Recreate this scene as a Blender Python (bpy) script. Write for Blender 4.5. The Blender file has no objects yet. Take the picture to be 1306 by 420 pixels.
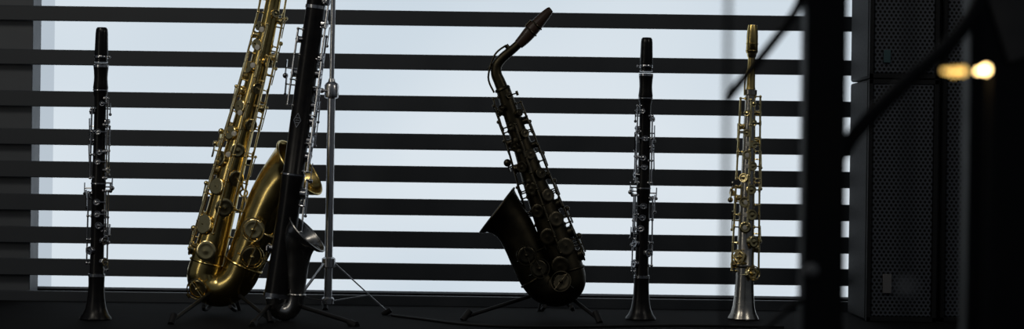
import bpy, bmesh, math, random
from mathutils import Vector, Matrix
random.seed(7)
S=0.0018; D=5.0; ROLL=0.0135; ZC=198*S
cr,sr=math.cos(ROLL),math.sin(ROLL)
def W(u,v,y=0.0):
    du=u-653; dv=210-v; k=S*(D+y)/D
    return Vector(((du*cr-dv*sr)*k, y, ZC+(du*sr+dv*cr)*k))
def gy(u,v):
    du=u-653; dv=210-v
    return D*198/(-(du*sr+dv*cr))-D
scene=bpy.context.scene
scene.view_settings.view_transform='Standard'
COL=scene.collection
# ---------------- materials
def mat(name,color,metal=0,rough=0.5,rvar=0.0,cvar=None,scale=20,bump=0,emis=None,estr=0,spec=None):
    m=bpy.data.materials.new(name); m.use_nodes=True; nt=m.node_tree; b=nt.nodes['Principled BSDF']
    b.inputs['Base Color'].default_value=(*color,1); b.inputs['Metallic'].default_value=metal; b.inputs['Roughness'].default_value=rough
    if spec is not None: b.inputs['Specular IOR Level'].default_value=spec
    if emis: b.inputs['Emission Color'].default_value=(*emis,1); b.inputs['Emission Strength'].default_value=estr
    tc=nt.nodes.new('ShaderNodeTexCoord'); n=nt.nodes.new('ShaderNodeTexNoise'); n.inputs['Scale'].default_value=scale; n.inputs['Detail'].default_value=5
    nt.links.new(tc.outputs['Object'],n.inputs['Vector'])
    if rvar:
        mr=nt.nodes.new('ShaderNodeMapRange'); mr.inputs[3].default_value=max(0.02,rough-rvar); mr.inputs[4].default_value=rough+rvar
        nt.links.new(n.outputs['Fac'],mr.inputs[0]); nt.links.new(mr.outputs[0],b.inputs['Roughness'])
    if cvar:
        r=nt.nodes.new('ShaderNodeValToRGB'); r.color_ramp.elements[0].position=.35; r.color_ramp.elements[1].position=.65
        r.color_ramp.elements[0].color=(*color,1); r.color_ramp.elements[1].color=(*cvar,1)
        nt.links.new(n.outputs['Fac'],r.inputs[0]); nt.links.new(r.outputs[0],b.inputs['Base Color'])
    if bump:
        bp=nt.nodes.new('ShaderNodeBump'); bp.inputs['Strength'].default_value=bump; bp.inputs['Distance'].default_value=0.002
        nt.links.new(n.outputs['Fac'],bp.inputs['Height']); nt.links.new(bp.outputs[0],b.inputs['Normal'])
    return m
M_gold=mat('lacquered_brass',(0.55,0.41,0.14),1,0.22,0.07,(0.68,0.52,0.2),30)
M_goldk=mat('brass_keys',(0.78,0.63,0.30),1,0.2,0.05,(0.9,0.75,0.4),60)
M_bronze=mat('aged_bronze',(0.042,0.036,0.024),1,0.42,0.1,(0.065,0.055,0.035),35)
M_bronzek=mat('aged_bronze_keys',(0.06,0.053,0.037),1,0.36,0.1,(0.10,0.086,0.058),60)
M_wood=mat('black_grenadilla',(0.004,0.004,0.005),0,0.32,0.08,(0.008,0.007,0.007),60,spec=0.25)
M_ebon=mat('black_ebonite',(0.005,0.005,0.006),0,0.28,0.05,spec=0.3)
M_brown=mat('brown_ebonite',(0.05,0.03,0.022),0,0.35,0.05,spec=0.3)
M_silver=mat('nickel_silver',(0.46,0.47,0.50),1,0.22,0.06,(0.58,0.58,0.60),50)
M_sopr=mat('brushed_silver',(0.38,0.36,0.33),1,0.26,0.06,(0.50,0.48,0.43),50)
M_tarn=mat('tarnished_silver',(0.42,0.41,0.40),1,0.25,0.1,(0.55,0.54,0.52),30)
M_chrome=mat('chrome',(0.7,0.7,0.72),1,0.25,0.03)
M_rub=mat('black_rubber',(0.008,0.008,0.009),0,0.6,0.1,spec=0.3)
M_blk=mat('black_painted_steel',(0.007,0.007,0.008),0,0.5,0.1,spec=0.3)
M_slat=mat('dark_slat_paint',(0.030,0.036,0.046),0,0.55,0.1,(0.036,0.043,0.053),8)
M_frame=mat('grey_window_frame',(0.085,0.095,0.11),0,0.55,0.1)
M_wall=mat('dark_wall_paint',(0.008,0.008,0.010),0,0.85,0.05,(0.011,0.011,0.013),4,spec=0.1)
M_floor=mat('dark_stage_floor',(0.004,0.004,0.005),0,0.85,0.1,(0.008,0.008,0.008),9,0.15,spec=0.05)
M_cab=mat('speaker_cabinet_black',(0.009,0.010,0.012),0,0.7,0.1,None,200,0.3,spec=0.2)
M_pearl=mat('pearl',(0.6,0.58,0.52),0,0.25,0.05)
M_glint=mat('knob_glint_grey',(0.35,0.34,0.33),0,0.4,0.1)  # pale knob colour stands in for a bright specular reflection
M_plate=mat('dull_grey_plate',(0.12,0.12,0.125),0,0.5,0.1)
M_panel=mat('brown_grey_panel',(0.16,0.14,0.12),0,0.6,0.1,(0.09,0.085,0.08),12)
M_teal=mat('dull_teal_badge',(.03,.07,.08),0,0.4,0.05)
M_bulb=mat('warm_bulb',(1,.8,.4),0,0.4,0,emis=(1.0,0.68,0.28),estr=12)
M_b2=mat('dim_bulb',(1,.7,.3),0,0.4,0,emis=(1.0,0.62,0.16),estr=2.2)
def grille():
    m=bpy.data.materials.new('perforated_grille'); m.use_nodes=True; nt=m.node_tree; b=nt.nodes['Principled BSDF']
    tc=nt.nodes.new('ShaderNodeTexCoord'); sx=nt.nodes.new('ShaderNodeSeparateXYZ'); nt.links.new(tc.outputs['Object'],sx.inputs[0])
    def mth(op,a,bv=None,c=None):
        n=nt.nodes.new('ShaderNodeMath'); n.operation=op
        for i,x in enumerate((a,bv,c)):
            if x is None: continue
            if isinstance(x,(int,float)): n.inputs[i].default_value=x
            else: nt.links.new(x,n.inputs[i])
        return n.outputs[0]
    P=0.0105
    zz=mth('DIVIDE',sx.outputs['Z'],P*0.8); row=mth('FLOOR',zz); off=mth('MULTIPLY',mth('MODULO',row,2.0),0.5)
    xx=mth('ADD',mth('DIVIDE',sx.outputs['X'],P),off)
    fx=mth('SUBTRACT',mth('FRACT',xx),0.5); fz=mth('MULTIPLY',mth('SUBTRACT',mth('FRACT',zz),0.5),0.8)
    dd=mth('SQRT',mth('ADD',mth('MULTIPLY',fx,fx),mth('MULTIPLY',fz,fz)))
    h=mth('LESS_THAN',dd,0.31)
    mx=nt.nodes.new('ShaderNodeMix'); mx.data_type='RGBA'; mx.inputs['A'].default_value=(0.06,0.068,0.084,1); mx.inputs['B'].default_value=(0.001,0.001,0.001,1)
    nt.links.new(h,mx.inputs['Factor']); nt.links.new(mx.outputs['Result'],b.inputs['Base Color']); b.inputs['Roughness'].default_value=0.6; b.inputs['Specular IOR Level'].default_value=0.2
    return m
M_grille=grille()
def glow(name,c1,c2,st):
    m=bpy.data.materials.new(name); m.use_nodes=True; nt=m.node_tree; nt.nodes.clear()
    o=nt.nodes.new('ShaderNodeOutputMaterial'); e=nt.nodes.new('ShaderNodeEmission'); e.inputs[1].default_value=st
    tc=nt.nodes.new('ShaderNodeTexCoord'); n=nt.nodes.new('ShaderNodeTexNoise'); n.inputs['Scale'].default_value=1.3; n.inputs['Detail'].default_value=1
    r=nt.nodes.new('ShaderNodeValToRGB'); r.color_ramp.elements[0].position=.35; r.color_ramp.elements[1].position=.65
    r.color_ramp.elements[0].color=(*c1,1); r.color_ramp.elements[1].color=(*c2,1)
    nt.links.new(tc.outputs['Object'],n.inputs['Vector']); nt.links.new(n.outputs['Fac'],r.inputs[0]); nt.links.new(r.outputs[0],e.inputs[0]); nt.links.new(e.outputs[0],o.inputs[0])
    return m
M_pane=glow('frosted_daylit_glass',(0.60,0.69,0.77),(0.71,0.78,0.84),1.0)
M_trim_glow=glow('glowing_side_trim',(0.44,0.51,0.58),(0.50,0.57,0.64),1.0)  # side trim beside the pane, its brightness put in as emission
# ---------------- mesh helpers
def frame(T):
    T=T.normalized(); n=Vector((0,-1,0)); n=n-T*n.dot(T)
    if n.length<1e-3: n=Vector((1,0,0))-T*T.x
    n.normalize(); return T,n,T.cross(n)
def rings(bm,rs,cap0=True,cap1=True):
    L=[[bm.verts.new(p) for p in r] for r in rs]
    n=len(L[0])
    for a,b in zip(L,L[1:]):
        for i in range(n): bm.faces.new((a[i],a[(i+1)%n],b[(i+1)%n],b[i]))
    if cap0: bm.faces.new(L[0][::-1])
    if cap1: bm.faces.new(L[-1])
def circ(c,a,b,r,seg): return [c+(a*math.cos(2*math.pi*i/seg)+b*math.sin(2*math.pi*i/seg))*r for i in range(seg)]
def sweep(bm,pts,rad,seg=20,thick=0,inner=0.0):
    n=len(pts); T=[(pts[min(i+1,n-1)]-pts[max(i-1,0)]).normalized() for i in range(n)]
    _,a,_=frame(T[0]); fr=[]
    for i in range(n):
        a=(a-T[i]*a.dot(T[i])).normalized(); fr.append((a.copy(),T[i].cross(a)))
    rs=[circ(pts[i],fr[i][0],fr[i][1],rad[i],seg) for i in range(n)]
    if thick:
        for i in range(n-1,int(n*inner),-1): rs.append(circ(pts[i],fr[i][0],fr[i][1],max(rad[i]-thick,1e-4),seg))
    rings(bm,rs)
def lathe(bm,prof,o,ax,seg=32,cap=True):
    T,a,b=frame(ax)
    rings(bm,[circ(o+T*z,a,b,max(r,1e-5),seg) for r,z in prof],cap,cap)
def cyl(bm,a,b,r,r2=None,seg=12):
    r2=r if r2 is None else r2
    if (b-a).length<1e-6: return
    T,x,y=frame(b-a); rings(bm,[circ(a,x,y,r,seg),circ(b,x,y,r2,seg)])
def ball(bm,c,r): bmesh.ops.create_uvsphere(bm,u_segments=12,v_segments=8,radius=r,matrix=Matrix.Translation(c))
def torus(bm,c,nrm,R,r,seg=36,sg=8):
    T,a,b=frame(nrm); L=[]
    for i in range(seg):
        t=2*math.pi*i/seg; d=a*math.cos(t)+b*math.sin(t)
        L.append([bm.verts.new(c+d*(R+r*math.cos(2*math.pi*j/sg))+T*r*math.sin(2*math.pi*j/sg)) for j in range(sg)])
    for i in range(seg):
        A=L[i];B=L[(i+1)%seg]
        for j in range(sg): bm.faces.new((A[j],A[(j+1)%sg],B[(j+1)%sg],B[j]))
def box(bm,c,sz,rot=None):
    M=Matrix.Translation(c)@(rot.to_4x4() if rot else Matrix.Identity(4))@Matrix.Diagonal((*sz,1))
    bmesh.ops.create_cube(bm,size=1,matrix=M)
def bar(bm,a,b,w,t,face=Vector((0,-1,0))):
    T=(b-a).normalized(); n=(face-T*face.dot(T)).normalized(); s=T.cross(n)
    R=Matrix((s,n,T)).transposed(); box(bm,(a+b)/2,(w,t,(b-a).length),R)
def cat(P,n=6):
    out=[]; m=len(P)
    for i in range(m-1):
        p0=P[max(i-1,0)];p1=P[i];p2=P[i+1];p3=P[min(i+2,m-1)]
        for k in range(n):
            t=k/n
            out.append(tuple(0.5*((2*b)+(-a+c)*t+(2*a-5*b+4*c-d)*t*t+(-a+3*b-3*c+d)*t**3) for a,b,c,d in zip(p0,p1,p2,p3)))
    out.append(tuple(P[-1])); return out
def curve(bm,P,r,seg=10,n=6):
    Q=cat([tuple(p) for p in P],n); sweep(bm,[Vector(q) for q in Q],[r]*len(Q),seg)
def new(): return bmesh.new()
def make(name,bm,m,parent=None,bevel=0,label=None,ang=40):
    bmesh.ops.recalc_face_normals(bm,faces=bm.faces[:])
    o0=Vector((0,0,0))
    if parent is not None:
        o0=Vector(parent['_o'])
        bmesh.ops.translate(bm,verts=bm.verts[:],vec=-o0)
    me=bpy.data.meshes.new(name); bm.to_mesh(me); bm.free(); me.materials.append(m)
    for p in me.polygons: p.use_smooth=True
    me.set_sharp_from_angle(angle=math.radians(ang))
    ob=bpy.data.objects.new(name,me); COL.objects.link(ob)
    if parent is not None: ob.parent=parent; ob['_o']=tuple(o0)
    if bevel:
        b=ob.modifiers.new('bevel','BEVEL'); b.width=bevel; b.segments=2; b.limit_method='ANGLE'
    if label: ob['label']=label
    return ob
def thing(name,loc,label,cat_,group=None):
    e=bpy.data.objects.new(name,None); e.empty_display_size=0.05; e.location=loc; COL.objects.link(e)
    e['_o']=tuple(loc); e['label']=label; e['category']=cat_
    if group: e['group']=group
    return e
class Path:
    def __init__(s,ctrl,y0,n=8):
        Q=cat([(u,v,r,dy) for u,v,r,dy in ctrl],n)
        s.p=[W(u,v,y0+dy) for u,v,r,dy in Q]; s.r=[q[2]*S for q in Q]
        s.L=[0]
        for a,b in zip(s.p,s.p[1:]): s.L.append(s.L[-1]+(b-a).length)
    def at(s,t):
        d=t*s.L[-1]
        for i in range(len(s.L)-1):
            if s.L[i+1]>=d: break
        f=(d-s.L[i])/max(s.L[i+1]-s.L[i],1e-9)
        a,b=s.p[i],s.p[i+1]
        return a.lerp(b,f),(b-a).normalized(),s.r[i]*(1-f)+s.r[i+1]*f
    def surf(s,t,phi,h=0):
        c,T,r=s.at(t); T,n,sd=frame(T); a=math.radians(phi)
        d=n*math.cos(a)+sd*math.sin(a)
        return c+d*(r+h),d,T
def key(P,t,phi,rc,h,rodphi,m,parent,hr=5*S,name='key'):
    bm=new(); p,d,T=P.surf(t,phi,0)
    cyl(bm,p-d*2*S,p+d*h,rc*0.85,seg=20)
    o=p+d*h
    lathe(bm,[(rc*.9,-.2*S),(rc,0.4*S),(rc,1.6*S),(rc*.93,2.1*S),(rc*.7,2.2*S),(rc*.55,1.9*S),(rc*.2,2.4*S),(0.0,2.6*S)],o,d,20)
    q,_,_=P.surf(t,rodphi,hr)
    mid=(o+d*3*S+q)/2+d*1.0*S
    curve(bm,[o+d*2.2*S,mid,q],1.0*S,6,4)
    cyl(bm,q-T*3*S,q+T*3*S,1.7*S,seg=8)
    return make(name,bm,m,parent)
def rods(P,lst,m,parent,rr=1.1*S,hr=5*S):
    for t0,t1,phi in lst:
        bm=new()
        k=max(2,int((t1-t0)*10)+1); prev=None
        for i in range(k+1):
            t=t0+(t1-t0)*i/k
            q,d,T=P.surf(t,phi,hr); s0,_,_=P.surf(t,phi,-1*S)
            cyl(bm,s0,q,0.9*S,seg=8); ball(bm,q,1.9*S)
            lathe(bm,[(2.6*S,0),(2.2*S,1.6*S),(1*S,2.2*S)],s0,d,10)
            if prev is not None: cyl(bm,prev,q,rr,seg=8)
            prev=q
        make('key_rod',bm,m,parent)
def spatula(P,t,phi,ln,w,h,slant,m,parent):
    bm=new(); p,d,T=P.surf(t,phi,h); sd=T.cross(d)
    Tn=(T*math.cos(slant)+sd*math.sin(slant))
    bar(bm,p-Tn*ln/2,p+Tn*ln/2,w,1.3*S,d); ball(bm,p-Tn*ln/2,w*.5)
    s0,_,_=P.surf(t,phi,-1*S); cyl(bm,s0,p,0.9*S,seg=8)
    make('side_lever',bm,m,parent)
def guard(P,t,phi,R,h,m,parent):
    bm=new(); p,d,T=P.surf(t,phi,0); torus(bm,p+d*h,d,R,0.9*S,24,6); sd=T.cross(d)
    for a in (0.3,2.4,4.5):
        e=(T*math.cos(a)+sd*math.sin(a)); cyl(bm,p+e*R*1.15-d*3*S,p+e*R+d*h,0.9*S,seg=6)
    cyl(bm,p+d*h-T*R,p+d*h+T*R,0.8*S,seg=6); ball(bm,p+d*h,2.4*S)
    make('key_guard',bm,m,parent)
# ---------------- room
YW=0.62
def struct(o): o['kind']='structure'; return o
bm=new(); box(bm,Vector((0,-2.6,-0.05)),(7,7.4,0.1)); struct(make('floor',bm,M_floor))
def wx(u,y): return W(u,210,y).x
xl,xr=wx(40,YW),wx(1150,YW); zt=1.1; zb=max(W(600,399,YW).z,0.02)
bm=new()
box(bm,Vector(((xl-3.5)/2,YW+0.06,1.25)),(3.5+xl,0.12,2.5))
box(bm,Vector(((xr+3.5)/2,YW+0.06,1.25)),(3.5-xr,0.12,2.5))
box(bm,Vector(((xl+xr)/2,YW+0.06,(zt+2.5)/2)),(xr-xl,0.12,2.5-zt))
box(bm,Vector(((xl+xr)/2,YW+0.06,zb/2)),(xr-xl,0.12,zb))
struct(make('wall_back',bm,M_wall))
xm=wx(68,YW+.1)
bm=new(); box(bm,Vector(((xm+xr)/2,YW+0.10,(zb+zt)/2)),(xr-xm,0.01,zt-zb)); struct(make('window_1',bm,M_pane))
bm=new(); box(bm,Vector(((xl+xm)/2,YW+0.10,(zb+zt)/2)),(xm-xl,0.01,zt-zb)); struct(make('window_trim_glow',bm,M_trim_glow))  # trim strip made to glow so it reads pale
# slatted screen
YS=0.45
scr=thing('slatted_screen',Vector((0,YS,0)),'dark grey horizontal slats fixed across the bright window','slatted screen')
x0=wx(-70,YS); x1=wx(1135,YS); k=S*(D+YS)/D
for v,h in ((-40,19),(19,19),(75,19.5),(128,20),(176.5,20.5),(218,21),(260,21),(301.5,21),(342.5,21.5),(384,22)):
    bm=new(); z=W(200,v,YS).z
    box(bm,Vector(((x0+x1)/2,YS,z)),(x1-x0,0.014,h*k))
    make('slat',bm,M_slat,scr,0.002)
for ua,ub in ((-22,45),(1112,1150)):
    bm=new(); xa,xb=wx(ua,YS+.06),wx(ub,YS+.06)
    box(bm,Vector(((xa+xb)/2,YS+.06,0.65)),(xb-xa,0.09,1.3))
    make('upright',bm,M_frame,scr,0.002)
# ---------------- clarinets
def clarinet(ub,vb,ut,vt,label,flip=1):
    y0=gy(ub,vb); base=W(ub,vb,y0); base.z=0.0
    top=W(ut,vt,y0); ax=(top-base); L=ax.length; ax.normalize(); q=L/363
    e=thing('clarinet',base,label,'clarinet','black clarinets standing by the window')
    def la(name,prof,m,label=None):
        bm=new(); lathe(bm,[(r*q,z*q) for r,z in prof],base,ax,36); return make(name,bm,m,e,label=label)
    la('bell',[(17,0.6),(19,0),(19.6,1.2),(19,3.2),(16,7),(13,14),(11.2,23),(10.2,33),(9.7,44),(10,53)],M_wood)
    for z,r,h in ((1.6,19.6,1),(53,10.4,4.2),(168,9.6,2.2),(284,9.6,2),(313,9.4,3.6),(319,8.6,1.6)):
        bm=new()
        lathe(bm,[(r*q*.9,z*q),(r*q,(z+.4)*q),(r*q,(z+h-.4)*q),(r*q*.9,(z+h)*q)],base,ax,32)
        make('silver_ring',bm,M_silver,e,label='polished silver joint ring')
    la('lower_joint',[(9.2,57),(8.6,60),(8.3,110),(8.2,160),(9,164),(9,168)],M_wood)
    la('upper_joint',[(9,170),(8.9,173),(7.8,178),(7.4,230),(7.3,276),(8.6,281),(8.8,284)],M_wood)
    la('barrel',[(9,286),(9.3,288),(8.6,294),(8.2,300),(8.6,308),(9.2,313)],M_wood)
    la('mouthpiece',[(7.4,320.5),(7.6,324),(7.4,340),(6.2,350),(3,360)],M_ebon)
    la('mouthpiece_cap',[(8.3,328),(8.4,330),(7.9,345),(7.6,356),(7.0,361),(5.5,363),(0.5,363.4)],M_ebon)
    bm=new()
    lathe(bm,[(8.0*q,324*q),(8.4*q,324.5*q),(8.4*q,327.5*q),(8.0*q,328*q)],base,ax,24)
    c=base+ax*326*q
    cyl(bm,c+Vector((7*q*flip,-2*q,0)),c+Vector((11*q*flip,-4*q,0)),0.9*q); ball(bm,c+Vector((11*q*flip,-4*q,0)),1.6*q)
    make('ligature',bm,M_silver,e)
    P=Path([(0,0,8,0),(0,1,8,0)],0); P.p=[base,base+ax*114*q,base+ax*230*q,base+ax*L]; P.r=[8.6*q,8.2*q,7.5*q,7.3*q]; P.L=[0,114*q,230*q,L]
    t=lambda z:z/363
    for z,ph,rc,h,rp in ((72,62,5.6,2,95),(86,-40,5.4,2,-85),(98,58,5.2,2,95),(117,15,4.6,1.4,60),(131,5,4.3,1.4,60),(146,0,4.3,1.4,60),(156,-80,3.6,3,-50),
        (186,70,3.9,3,95),(196,0,4,1.4,60),(208,10,4,1.4,60),(222,-78,3.6,2.6,-50),(233,0,3.9,1.4,60),(246,82,3.4,2.8,60),(258,-70,3.4,3,-40),(268,20,3.4,2.2,60)):
        key(P,t(z),ph*flip,rc*q,h*q,rp*flip,M_silver,e,4*q)
    rods(P,[(t(62),t(160),95*flip),(t(70),t(158),-85*flip),(t(110),t(160),60*flip),(t(176),t(275),60*flip),(t(176),t(262),-50*flip),(t(180),t(240),100*flip)],M_silver,e,1.0*q,4.2*q)
    for z,ph,ln,w,h in ((104,100,16,5,5),(112,84,14,4,7),(170,95,13,6,9),(165,110,10,5,7),(150,-95,22,4,7),(163,-80,14,4,9),(240,-92,20,4,5),(262,98,14,4,5),(205,-100,24,3.5,5),(228,96,22,3.5,5)):
        spatula(P,t(z),ph*flip,ln*q,w*q,h*q,0.15,M_silver,e)
    bm=new(); p,d,T=P.surf(t(140),150*flip,-.5*q); bar(bm,p,p+d*9*q,6*q,1.5*q,T); make('thumb_rest',bm,M_silver,e)
clarinet(122,408,130,35,'black clarinet standing on its bell by the window frame',1)
clarinet(817,408,825,48,'black clarinet standing on its bell between two saxophones',-1)
# ---------------- soprano sax
def soprano():
    ub,vb=948,408; y0=gy(ub,vb); base=W(ub,vb,y0); base.z=0; top=W(960,32,y0); ax=top-base; L=ax.length; ax.normalize(); q=L/376
    e=thing('soprano_saxophone',base,'straight silver soprano saxophone with gold keys, standing on its bell','saxophone')
    def la(name,prof,m):
        bm=new(); lathe(bm,[(r*q,z*q) for r,z in prof],base,ax,36); return make(name,bm,m,e)
    la('bell',[(17.5,0.5),(19,0),(19.8,1.6),(19,3.5),(16,9),(14,17),(12.8,28),(11.8,44),(11.2,66)],M_sopr)
    la('body',[(11.2,66),(12,67),(12,70),(11.2,71),(10.2,120),(9,180),(7.8,240),(6.6,286),(8.2,287),(8.2,293),(6,294)],M_sopr)
    la('neck',[(6.2,294),(5.6,297),(4.9,320),(4.5,336)],M_gold)
    la('mouthpiece',[(4.6,334),(5.8,336),(6.4,342),(6.8,350),(6.6,360),(4,372),(1,374)],M_goldk)
    bm=new()
    lathe(bm,[(7*q,340*q),(7.6*q,341*q),(7.3*q,362*q),(6.6*q,371*q),(5.6*q,376*q),(.5*q,376.5*q)],base,ax,28)
    torus(bm,base+ax*343*q,ax,7.4*q,.8*q); torus(bm,base+ax*352*q,ax,7.4*q,.7*q)
    make('mouthpiece_cap',bm,M_gold,e)
    P=Path([(0,0,8,0),(0,1,8,0)],0); P.p=[base,base+ax*66*q,base+ax*180*q,base+ax*290*q,base+ax*L]; P.r=[14*q,11.4*q,9*q,6.6*q,4.5*q]; P.L=[0,66*q,180*q,290*q,L]
    t=lambda z:z/376
    ks=[(60,30,8.5),(80,-35,8.5),(100,35,8),(118,-10,7.6),(134,22,7.2),(150,-20,7),(166,15,6.6),(181,-30,6.2),(196,20,6),(210,-15,5.6),(224,25,5.2),(238,-20,5),(251,20,4.6),(263,-25,4.2),(275,15,3.8),
        (92,95,6.5),(70,-95,6),(230,95,4.4),(246,-90,4),(264,90,3.8),(155,-100,4.6)]
    for z,ph,rc in ks: key(P,t(z),ph,rc*q,3*q,80 if ph>0 else -80,M_goldk,e,6*q)
    rods(P,[(t(62),t(175),80),(t(62),t(170),-80),(t(180),t(285),78),(t(180),t(282),-80),(t(120),t(280),0)],M_goldk,e,1.3*q,6*q)
    for z,ph,ln,w,h in ((168,-98,14,8,10),(158,-85,12,7,12),(180,98,26,4,8),(205,100,22,4,8),(240,-100,20,4,7),(110,100,20,5,8),(126,-96,24,4,8)):
        spatula(P,t(z),ph,ln*q,w*q,h*q,0.2,M_goldk,e)
    guard(P,t(60),30,9*q,8*q,M_goldk,e); guard(P,t(80),-35,9*q,8*q,M_goldk,e)
    bm=new()
    p,d,T=P.surf(t(168),-90,-1*q); curve(bm,[p,p+d*9*q,p+d*13*q-T*3*q,p+d*12*q-T*9*q],1.5*q); make('thumb_hook',bm,M_goldk,e)
    bm=new()
    curve(bm,[base+ax*286*q+Vector((-8*q,-4*q,0)),base+ax*305*q+Vector((-8*q,-5*q,0)),base+ax*318*q+Vector((-5*q,-4*q,0))],1.2*q)
    make('octave_key',bm,M_goldk,e)
    for z in (118,134,150,196,210,224):
        bm=new(); p,d,T=P.surf(t(z),-12,5.6*q); lathe(bm,[(3*q,0),(3*q,.8*q),(0,1.4*q)],p,d,14)
        make('pearl_touch',bm,M_pearl,e)
soprano()
# ---------------- saxophones
def sax(name,label,body,bow,bell,y0,M,MK,sign,ks,rodl,levers,bellkeys,neck=None,mp=None,th=1.2):
    b0=W(body[-1][0],404,y0); base=Vector((b0.x,y0,0.0))
    e=thing(name,base,label,'saxophone')
    full=body+bow[1:]+bell[1:]
    F=Path(full,y0)
    nb=(len(body)-1)*8; nw=nb+(len(bow)-1)*8
    bm=new(); sweep(bm,F.p[:nb+1],F.r[:nb+1],32); make('body',bm,M,e)
    bm=new(); sweep(bm,F.p[nb:nw+1],F.r[nb:nw+1],32)
    for i in (nb,nw):
        torus(bm,F.p[i],F.p[min(i+1,len(F.p)-1)]-F.p[i-1],F.r[i],1.8*S)
    make('bow',bm,M,e)
    bm=new(); sweep(bm,F.p[nw:],F.r[nw:],48,th*S,0.25)
    torus(bm,F.p[-1],F.p[-1]-F.p[-2],F.r[-1]-.3*S,1.5*S,48)
    make('bell',bm,M,e)
    B=Path(body,y0); BL=Path(bell,y0); BW=Path(bow,y0)
    bm=new()
    p1,_,_=B.surf(0.72,-90*sign,-1*S); p2,_,_=BL.surf(0.5,-90*sign,-1*S)
    mid=(p1+p2)/2; torus(bm,mid,Vector((0,-1,0)),4.5*S,1.2*S); cyl(bm,p1,mid+(p1-mid).normalized()*4.5*S,1.6*S); cyl(bm,p2,mid+(p2-mid).normalized()*4.5*S,1.6*S)
    make('brace',bm,MK,e)
    for t,ph,rc in ks: key(B,t,ph,rc*S,3.5*S,85 if ph>0 else -85,MK,e,6*S)
    rods(B,rodl,MK,e,1.4*S,6.5*S)
    for t,ph,ln,w,h in levers: spatula(B,t,ph,ln*S,w*S,h*S,0.15,MK,e)
    for t,ph,rc in bellkeys:
        key(BL,t,ph,rc*S,4*S,ph+60,MK,e,6*S)
        guard(BL,t,ph,(rc+1.5)*S,10*S,MK,e)
    guard(BW,0.3,20,13*S,9*S,MK,e)
    key(BW,0.3,20,12*S,4*S,80,MK,e,6*S)
    for t in (0.22,0.28,0.34,0.5,0.57,0.64):
        bm=new(); p,d,T=B.surf(t,18,6*S); lathe(bm,[(3.6*S,0),(3.4*S,1*S),(0,1.6*S)],p,d,14)
        make('pearl_touch',bm,M_pearl if M is M_gold else MK,e)
    if neck:
        N=Path(neck,y0); bm=new(); sweep(bm,N.p,N.r,24); torus(bm,N.p[0],N.p[1]-N.p[0],N.r[0]+.5*S,2*S)
        torus(bm,N.p[0]+(N.p[1]-N.p[0])*1.5,N.p[1]-N.p[0],N.r[0]+.5*S,1.4*S)
        make('neck',bm,M,e)
        bm=new(); q=[N.surf(t,ph,h*S)[0] for t,ph,h in ((0.0,80*sign,4),(0.25,85*sign,4),(0.5,88*sign,3.5),(0.72,88*sign,3.5))]; curve(bm,q,1.3*S)
        p,d,T=N.surf(0.72,88*sign,-1*S); cyl(bm,p,p+d*5*S,3*S); p,d,T=N.surf(0.35,88*sign,-1*S); cyl(bm,p,p+d*5*S,1.4*S)
        make('octave_key',bm,MK,e)
        Mp=Path(mp,y0); bm=new(); sweep(bm,Mp.p,Mp.r,24); make('mouthpiece',bm,M_brown,e)
        bm=new()
        for t in (0.38,0.55):
            c,T,r=Mp.at(t); torus(bm,c,T,r+.3*S,1.1*S)
        p,d,T=Mp.surf(0.38,-90,0); p2,_,_=Mp.surf(0.55,-90,0); cyl(bm,p+d*1*S,p2+d*1*S,1.3*S)
        make('ligature',bm,MK,e)
    return e,B,BL,BW
yT=0.02
tb=[(356,-45,8.5,0),(346,15,10,0),(331,82,12,0),(314,148,14,0),(296,215,16.5,0),(278,285,19,0),(264,335,21,0)]
tw=[(264,335,21,0),(260,352,21.5,0),(267,366,22,0),(284,369,22.5,-.002),(301,357,23.5,-.004),(311,338,24.5,-.006)]
tl=[(311,338,24.5,-.006),(322,312,26,-.008),(334,284,28,-.010),(346,258,30,-.012),(358,238,32,-.013),(371,223,35.5,-.016),(382,214,42,-.022)]
ks=[(0.10,40,5),(0.16,-30,5.5),(0.21,45,6),(0.27,30,7),(0.32,-42,6.5),(0.35,42,7.5),(0.41,-25,7.5),(0.43,60,6.5),(0.48,30,8.5),(0.53,-35,8.5),(0.57,40,9.5),(0.62,-10,9.5),(0.66,50,10),(0.71,-30,10.5),(0.75,30,11),(0.81,-15,12),(0.88,38,13),(0.96,5,13),
    (0.24,92,5),(0.38,95,6),(0.55,96,6),(0.70,96,8),(0.86,95,9),(0.18,-92,5),(0.3,-95,5),(0.47,-93,6),(0.97,92,9)]
rl=[(0.08,0.5,85),(0.5,0.97,85),(0.08,0.45,-85),(0.45,0.9,-85),(0.2,0.9,0),(0.3,0.95,60),(0.3,0.8,-40)]
lv=[(0.2,-98,26,6,9),(0.28,-100,24,6,9),(0.36,-95,22,5,9),(0.5,-98,30,4,9),(0.45,100,24,5,9),(0.6,100,20,8,11),(0.64,92,18,7,13),(0.78,98,24,6,10),(0.93,100,20,8,9),(0.12,98,26,4,8),(0.66,-96,26,4,9)]
tenor,TB,TL,TW=sax('tenor_saxophone','shiny gold tenor saxophone leaning on a black stand',tb,tw,tl,yT,M_gold,M_goldk,1,ks,rl,lv,[(0.12,15,13),(0.34,-5,13.5)],None,None)
yA=0.02
ab=[(641,112,9,0),(653,148,10.5,0),(667,188,12.5,0),(682,233,15,0),(699,280,18,0),(715,322,20,0),(724,345,21,0)]
aw=[(724,345,21,0),(725,361,21.5,0),(713,370,21.5,0),(697,367,22,0),(685,354,22.5,0)]
al=[(685,354,22.5,0),(675,333,23,0),(666,311,23.5,0),(657,293,24.5,0),(649,282,26.5,0),(641,274,30,0),(634,268.5,36,0)]
an=[(641,114,7.8,0),(637,104,7.4,0),(633,94,7.0,0),(634,83,6.6,0),(642,73,6.2,0),(655,62,5.7,0),(668,50,5.2,0)]
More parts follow.
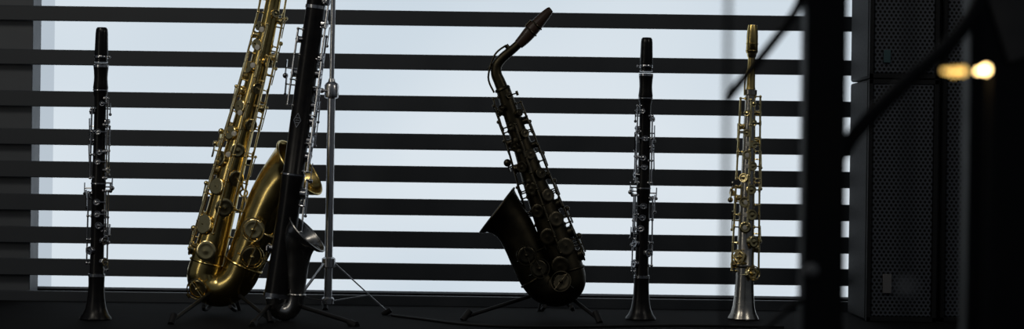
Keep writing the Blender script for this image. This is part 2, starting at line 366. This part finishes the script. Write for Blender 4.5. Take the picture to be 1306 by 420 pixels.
am=[(661,57,6.4,0),(668,50,7.6,0),(675,42,8.4,0),(683,33,8.2,0),(692,23,7.0,0),(700,14.5,5.2,0),(703,12,3.6,0)]
ka=[(0.05,-20,4.5),(0.1,40,4.5),(0.15,-45,5),(0.2,20,6),(0.26,-30,6),(0.31,35,6.5),(0.37,-20,7),(0.42,30,7.5),(0.48,-35,7.5),(0.54,20,8.5),(0.6,-30,9),(0.66,25,9.5),(0.73,-25,10.5),(0.8,20,11),(0.88,-20,12),(0.96,15,12),
    (0.2,-93,5),(0.33,-93,5.5),(0.12,94,4.5),(0.28,94,5),(0.5,-93,6.5),(0.66,-93,8),(0.82,-93,9),(0.95,-93,9),(0.42,94,6)]
ra=[(0.04,0.5,85),(0.1,0.5,-85),(0.5,0.95,-85),(0.5,0.8,85),(0.2,0.9,0)]
la_=[(0.12,98,22,5,8),(0.2,100,20,5,8),(0.3,98,18,5,8),(0.25,-98,20,5,8),(0.42,-100,18,5,9),(0.58,-98,20,6,9),(0.74,-98,20,7,10),(0.9,-98,22,8,10),(0.4,100,12,10,12),(0.55,98,20,4,8)]
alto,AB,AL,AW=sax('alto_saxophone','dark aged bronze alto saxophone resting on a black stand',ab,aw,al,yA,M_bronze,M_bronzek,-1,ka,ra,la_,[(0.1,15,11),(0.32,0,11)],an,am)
# ---------------- sax stands
def sax_stand(P,BWp,y0,feet,label,up,uq):
    c,T,r=BWp.at(0.5)
    hub=Vector((c.x,y0+0.075,0.07))
    e=thing('saxophone_stand',Vector((hub.x,hub.y,0)),label,'instrument stand')
    bm=new(); cyl(bm,Vector((hub.x,hub.y,0.045)),hub+Vector((0,0,0.02)),0.010,seg=16); cyl(bm,hub,up,0.0055); make('post',bm,M_blk,e)
    for f in feet:
        bm=new(); cyl(bm,hub,f+Vector((0,0,0.006)),0.0045); cyl(bm,Vector((f.x,f.y,0.0)),Vector((f.x,f.y,0.0))+ (f-hub).normalized()*-0.02+Vector((0,0,.016)),0.0075); make('leg',bm,M_rub,e)
    lo=c.z-r-0.004
    for s_ in (-1,1):
        bm=new()
        curve(bm,[hub+Vector((0,0,-0.01)),Vector((c.x+s_*0.03,y0+0.045,lo)),Vector((c.x+s_*0.035,y0,lo-.002)),Vector((c.x+s_*0.03,y0-0.04,lo+0.008))],0.0045)
        make('cradle_arm',bm,M_rub,e)
    bm=new()
    curve(bm,[up,up+Vector((0,-0.0,0.01)),uq],0.005)
    curve(bm,[uq+Vector((-.035,-.02,0)),uq+Vector((-.03,0,0)),uq+Vector((0,.004,0)),uq+Vector((.03,0,0)),uq+Vector((.035,-.02,0))],0.006)
    make('yoke',bm,M_rub,e)
def gp(u,v): y=gy(u,v); p=W(u,v,y); p.z=0; return p
def behind(P,t,off): c,T,r=P.at(t); return c+Vector((0,r+off,0))
sax_stand(TB,TW,yT,[gp(218,414),gp(345,412),gp(300,398)+Vector((0,.05,0))],'black tubular folding stand holding the gold saxophone',behind(TB,.75,.05),behind(TB,.66,.018))
sax_stand(AB,AW,yA,[gp(590,409),gp(765,412),gp(690,399)+Vector((0,.05,0))],'black tubular folding stand holding the dark saxophone',behind(AL,.4,.05),behind(AL,.62,.018))
# ---------------- bass clarinet
yB=gy(352,408)
def bass():
    y0=yB-0.03
    b=W(353,380,y0); t_=W(410,-45,y0); ax=t_-b; L=ax.length; ax.normalize(); q=S
    base=Vector((b.x,y0,0))
    e=thing('bass_clarinet',base,'black bass clarinet with silver keys and upturned silver bell','clarinet')
    bm=new(); lathe(bm,[(16.5*q,4*q),(16*q,10*q),(14.5*q,60*q),(13.5*q,120*q),(14.5*q,150*q),(14.5*q,156*q),(13*q,158*q),(12.6*q,300*q),(12*q,380*q),(12*q,L)],b,ax,40)
    make('body',bm,M_wood,e)
    for z,r,h in ((0,17.5,6),(153,15.2,3),(362,13,5)):
        bm=new()
        lathe(bm,[(r*q*.9,z*q),(r*q,(z+.5)*q),(r*q,(z+h-.5)*q),(r*q*.9,(z+h)*q)],b,ax,36)
        make('silver_ring',bm,M_silver,e)
    bp=[(353,381,14,0),(353,388,13,0),(357,396,11.5,0),(367,397.5,11,0),(374,390,11,0),(377,376,11.5,0)]
    bl=[(377,376,11.5,0),(377,358,13.5,0),(378,338,15.5,-.001),(379.5,322,18,-.002),(382,311,21.5,-.003),(386,303.5,26,-.004),(391.5,298,30,-.006)]
    F=Path(bp+bl[1:],y0); n=(len(bp)-1)*8
    bm=new(); sweep(bm,F.p[:n+1],F.r[:n+1],28); torus(bm,F.p[n],F.p[n+1]-F.p[n],F.r[n]+.4*S,1.4*S); make('bow',bm,M_tarn,e)
    bm=new(); sweep(bm,F.p[n:],F.r[n:],44,1.1*S,0.2); torus(bm,F.p[-1],F.p[-1]-F.p[-2],F.r[-1]-.2*S,1.3*S,44); make('bell',bm,M_tarn,e,label='tarnished silver upturned bell')
    P=Path([(0,0,8,0),(0,1,8,0)],0); P.p=[b,b+ax*60*q,b+ax*156*q,b+ax*L]; P.r=[16.5*q,14.5*q,13*q,12*q]; P.L=[0,60*q,156*q,L]
    t=lambda z:z*q/L
    for z,ph,rc,h,rp in ((40,95,8,4,70),(132,88,8.5,4,70),(178,92,7.5,4,65),(198,85,7,4,65),(222,92,7,4,65),(242,85,6.5,4,65),(262,92,6.5,4,65),(282,80,6,4,65),(302,90,6,4,65),(322,-85,5,4,-60),(280,-95,6,4,-70),(345,70,5,4,60),(372,60,5,4,60),(395,75,5,3,60),(60,-92,6,3,-70)):
        key(P,t(z),ph,rc*q,h*q,rp,M_silver,e,6*q)
    rods(P,[(t(20),t(150),75),(t(160),t(300),65),(t(300),t(420),60),(t(180),t(330),105),(t(240),t(335),-75)],M_silver,e,1.3*q,6*q)
    for z,ph,ln,w,h in ((265,-98,26,4,12),(285,-92,20,7,14),(208,98,30,4,9),(236,104,26,4,9),(160,96,22,6,9),(120,100,30,4,8),(330,95,24,4,8)):
        spatula(P,t(z),ph,ln*q,w*q,h*q,0.2,M_silver,e)
    bm=new(); p,d,T=P.surf(t(222),-12,0.5*q); sd=T.cross(d)
    pts=[p+T*9*q,p+sd*4.5*q,p-T*9*q,p-sd*4.5*q]
    for i in range(4): bar(bm,pts[i],pts[(i+1)%4],0.9*q,0.5*q,d)
    for k_ in (-3,0,3): bar(bm,p+T*k_*q-sd*2.6*q,p+T*k_*q+sd*2.6*q,1.0*q,0.5*q,d)
    make('emblem',bm,M_silver,e,label='small silver diamond emblem')
    bm=new()
    cyl(bm,Vector((base.x+.02,y0,0.0)),Vector((base.x+.02,y0,0.03)),0.006); make('floor_peg',bm,M_blk,e)
bass()
p0=W(352,395,yB-0.03)
e=thing('clarinet_stand',Vector((p0.x-.01,yB+.03,0)),'low black folding stand under the bass clarinet','instrument stand')
hub=Vector((p0.x-.01,yB+.045,0.045))
bm=new(); cyl(bm,hub-Vector((0,0,.02)),hub+Vector((0,0,.05)),.009); cyl(bm,hub+Vector((0,0,.05)),hub+Vector((0.03,0.0,.2)),.004); make('post',bm,M_blk,e)
for f in (gp(322,417),gp(455,417),gp(372,401)):
    bm=new(); cyl(bm,hub,f+Vector((0,0,.006)),.005); cyl(bm,f,f+(hub-f).normalized()*.025+Vector((0,0,.004)),.008); make('leg',bm,M_rub,e)
# ---------------- chrome stand
def chrome():
    y0=0.09
    k=S
    b=W(418,398,y0); base=Vector((b.x,y0,0))
    def at(v): return Vector((W(418+(398-v)*0.0175,v,y0).x,y0,W(418,v,y0).z))
    e=thing('music_stand',base,'tall chrome tripod stand with round clamp collar, standing between instruments','stand')
    bm=new(); cyl(bm,at(388),at(116),5.2*k,seg=24); make('lower_tube',bm,M_chrome,e)
    bm=new(); cyl(bm,at(116),at(-60),3.2*k,seg=20); make('upper_tube',bm,M_chrome,e)
    bm=new(); a=at(126); lathe(bm,[(6*k,0),(9*k,1.5*k),(9.5*k,4*k),(9.5*k,17*k),(8*k,20*k),(5*k,22*k),(4*k,26*k)],a,Vector((0,0,1)),28)
    m_=at(116); cyl(bm,m_,m_+Vector((-12*k,-8*k,0)),1.8*k); ball(bm,m_+Vector((-12*k,-8*k,0)),3.5*k); make('clamp_collar',bm,M_chrome,e)
    h=at(336); h2=at(384)
    for c_,pr in ((h,[(6*k,-6*k),(9*k,-5*k),(9*k,6*k),(6.5*k,8*k)]),(h2,[(5*k,-5*k),(8*k,-4*k),(8*k,3*k),(6*k,5*k)])):
        bm=new(); lathe(bm,pr,c_,Vector((0,0,1)),24); make('hub_collar',bm,M_chrome,e)
    for f in (gp(494,402),Vector((base.x-.085,base.y-.10,0)),Vector((base.x-.02,base.y+.16,0))):
        dr=(Vector((f.x,f.y,0))-base).normalized(); bm=new()
        side=Vector((-dr.y,dr.x,0))
        a=h+dr*8*k
        bar(bm,a,f+Vector((0,0,.008)),4*k,1.6*k,side.cross(f-a))
        mid=a.lerp(f,0.62); bar(bm,h2+dr*7*k,mid,3*k,1.4*k,side.cross(mid-h2))
        make('leg',bm,M_chrome,e)
        bm=new(); cyl(bm,f-dr*.012,f+dr*.008+Vector((0,0,.012)),.007); ball(bm,f+Vector((0,0,.007)),.007); make('rubber_foot',bm,M_rub,e)
chrome()
bm=new(); curve(bm,[gp(500,404)+Vector((0,0,.003)),gp(540,409)+Vector((0,0,.003)),gp(600,416)+Vector((0,0,.003)),gp(700,419)+Vector((0,0,.003)),gp(860,417)+Vector((0,0,.003)),gp(1000,419)+Vector((0,0,.003))],0.003)
o=make('cable',bm,M_rub); o['label']='black cable lying across the dark floor'; o['category']='cable'
# ---------------- speakers
def speaker(u0,u1,y,z0,z1,label,dep=0.3):
    x0,x1=wx(u0,y),wx(u1,y); cx=(x0+x1)/2
    e=thing('loudspeaker',Vector((cx,y+dep/2,z0)),label,'loudspeaker','stacked black loudspeakers')
    bm=new(); box(bm,Vector((cx,y+dep/2+.01,(z0+z1)/2)),(x1-x0,dep-.02,z1-z0)); make('cabinet',bm,M_cab,e,0.006)
    bm=new(); box(bm,Vector((cx,y+.004,(z0+z1)/2)),(x1-x0-.022,.012,z1-z0-.022)); make('grille',bm,M_grille,e,0.003)
    bm=new()
    for zz in (z0+.0055,z1-.0055): box(bm,Vector((cx,y+.003,zz)),(x1-x0,.014,.011))
    for xx in (x0+.005,x1-.005): box(bm,Vector((xx,y+.003,(z0+z1)/2)),(.010,.014,z1-z0))
    make('front_frame',bm,M_cab,e,0.001)
    return e,cx
yS=0.1
zs=W(1150,100,yS).z
spa,cx=speaker(1107,1196,yS,0.0,zs-.003,'black loudspeaker cabinet with perforated grille standing on floor',0.28)
bm=new(); p=W(1131,362,yS); box(bm,Vector((p.x,yS-.005,p.z)),(.02,.006,.045)); make('badge',bm,M_plate,spa,.001,label='small grey plate')
spb,cx=speaker(1107,1196,yS,zs,zs+.55,'black perforated loudspeaker stacked on top of another cabinet',0.28)
bm=new(); p=W(1131,72,yS); box(bm,Vector((p.x,yS-.005,p.z)),(.016,.006,.03)); make('badge',bm,M_teal,spb,.001,label='dull teal badge')
speaker(1201,1330,0.12,0.0,0.95,'tall black loudspeaker cabinet with perforated grille beside the stack',0.26)
# ---------------- out of focus stands near the camera
def near_post(u,y,w,label,name='lighting_stand',square=True,lr=.14):
    k=S*(D+y)/D; c=W(u,210,y)
    e=thing(name,Vector((c.x,y,0)),label,'stand')
    bm=new()
    if square: box(bm,Vector((c.x,y,0.75)),(w*k,w*k,1.44))
    else: cyl(bm,Vector((c.x,y,0.03)),Vector((c.x,y,1.5)),w*k/2,seg=16)
    make('post',bm,M_blk,e,0.002 if square else 0)
    for i,a in enumerate((0.4,2.5,4.6)):
        bm=new(); bar(bm,Vector((c.x,y,.05)),Vector((c.x+math.cos(a)*lr,y+math.sin(a)*lr,.006)),.02,.012,Vector((0,0,1))); make('leg',bm,M_blk,e)
    return e,k
ep,k=near_post(1049,-2.9,52,'thick black square post of a stage stand with side arms')
yq=-2.9
bm=new(); curve(bm,[W(1030,-30,yq),W(1016,12,yq),W(985,55,yq),W(950,98,yq),W(926,128,yq)],6*k); make('boom_arm',bm,M_blk,ep)
bm=new(); curve(bm,[W(1066,205,yq),W(1100,160,yq),W(1150,110,yq),W(1205,62,yq),W(1240,20,yq),W(1262,-30,yq)],10*k); make('boom_arm',bm,M_blk,ep)
bm=new(); curve(bm,[W(1040,368,yq),W(1005,395,yq),W(965,430,yq)],4*k); make('brace_arm',bm,M_blk,ep)
bm=new(); c=W(1035,345,yq-.03); ball(bm,c,9*k); cyl(bm,c,c+Vector((0,.03,0)),6*k); make('knob',bm,M_glint,ep,label='clamp knob with a painted pale grey glint')  # reflection on the knob is put into its pale colour
near_post(926,-3.45,7,'thin black microphone stand pole','microphone_stand',False,.1)
kn,_=near_post(1157,-3.8,6,'thin black pole, clamp knob with a painted pale glint','microphone_stand',False,.08)
c=W(1157,368,-3.82); bm=new(); ball(bm,c,10*S*.24); cyl(bm,c,c+Vector((0,.02,0)),.002); make('knob',bm,M_glint,kn,label='clamp knob with a painted pale glint')  # pale knob colour imitates a glint
y=-2.6; x0=wx(1238,y)
e=thing('equipment_case',Vector((x0+.2,y+.03,0)),'tall black equipment case with metal edging','equipment case')
bm=new(); box(bm,Vector((x0+.2,y+.03,.5)),(.4,.06,1.0)); make('case_body',bm,M_blk,e,.006)
bm=new(); box(bm,Vector((x0+.004,y-.001,.5)),(.012,.006,.98)); make('edge_trim',bm,M_cab,e,.001)
bm=new(); a=W(1270,-20,y); b=W(1330,75,y); c=(a+b)/2; box(bm,Vector((c.x,y-.003,c.z)),(b.x-a.x,.008,a.z-b.z),Matrix.Rotation(math.radians(-18),3,'Y')); make('side_panel',bm,M_panel,e,.002,label='worn brown-grey panel')
# clip lamp
y=-3.35; k=S*(D+y)/D
c=W(1257,89,y); c2=W(1228,91,y-.01); c3=W(1217,92,y-.01)
e=thing('clip_lamp',Vector((c.x+.01,y+.03,0)),'small black stand lamp with glowing warm bulbs','lamp')
bm=new(); cyl(bm,Vector((c.x+.01,y+.03,0.01)),Vector((c.x+.01,y+.03,c.z+.004)),.0025); cyl(bm,Vector((c.x+.01,y+.03,0)),Vector((c.x+.01,y+.03,.012)),.04,seg=28); cyl(bm,Vector((c3.x-.004,y+.03,c.z+.002)),Vector((c.x+.012,y+.03,c.z+.002)),.003); make('lamp_stand',bm,M_blk,e)
for cc,mm,rr in ((c,M_bulb,5.5),(c2,M_b2,5),(c3,M_b2,5)):
    bm=new(); cyl(bm,cc,Vector((cc.x,y+.03,c.z)),.0015); ball(bm,cc,rr*k); make('bulb',bm,mm,e)
# ---------------- lights
def area(loc,tgt,size,en,col,sy=None):
    l=bpy.data.lights.new('area_light','AREA'); l.energy=en; l.size=size; l.color=col
    if sy: l.shape='RECTANGLE'; l.size_y=sy
    o=bpy.data.objects.new('area_light',l); COL.objects.link(o); o.location=loc
    o.rotation_euler=(Vector(tgt)-Vector(loc)).to_track_quat('-Z','Y').to_euler()
area((-1.5,-1.3,1.9),(-.6,0,.3),.45,6.5,(1,.93,.8))
area((-0.5,-2.0,1.9),(-.45,0,.3),.25,2.0,(1,.92,.8))
area((1.4,-1.2,1.6),(.55,0,.35),.3,2.3,(1,.93,.82))
area((-2.0,-1.6,0.7),(-.6,0,.25),.12,1.6,(1,.93,.8),1.0)  # added strip light, puts a vertical streak on the gold brass
w=bpy.data.worlds.new('World'); scene.world=w; w.use_nodes=True
w.node_tree.nodes['Background'].inputs[0].default_value=(0.5,0.56,0.64,1); w.node_tree.nodes['Background'].inputs[1].default_value=0.10
# ---------------- camera
cam=bpy.data.cameras.new('camera'); co=bpy.data.objects.new('camera',cam); COL.objects.link(co)
cam.sensor_width=36; cam.lens=36*(D/S)/1306
co.matrix_world=Matrix(((cr,-sr,0,0),(0,0,-1,-D),(sr,cr,0,ZC),(0,0,0,1)))
cam.dof.use_dof=True; cam.dof.focus_distance=D; cam.dof.aperture_fstop=5.0
cam.clip_start=0.05
scene.camera=co
for o in bpy.data.objects:
    if '_o' in o: del o['_o']
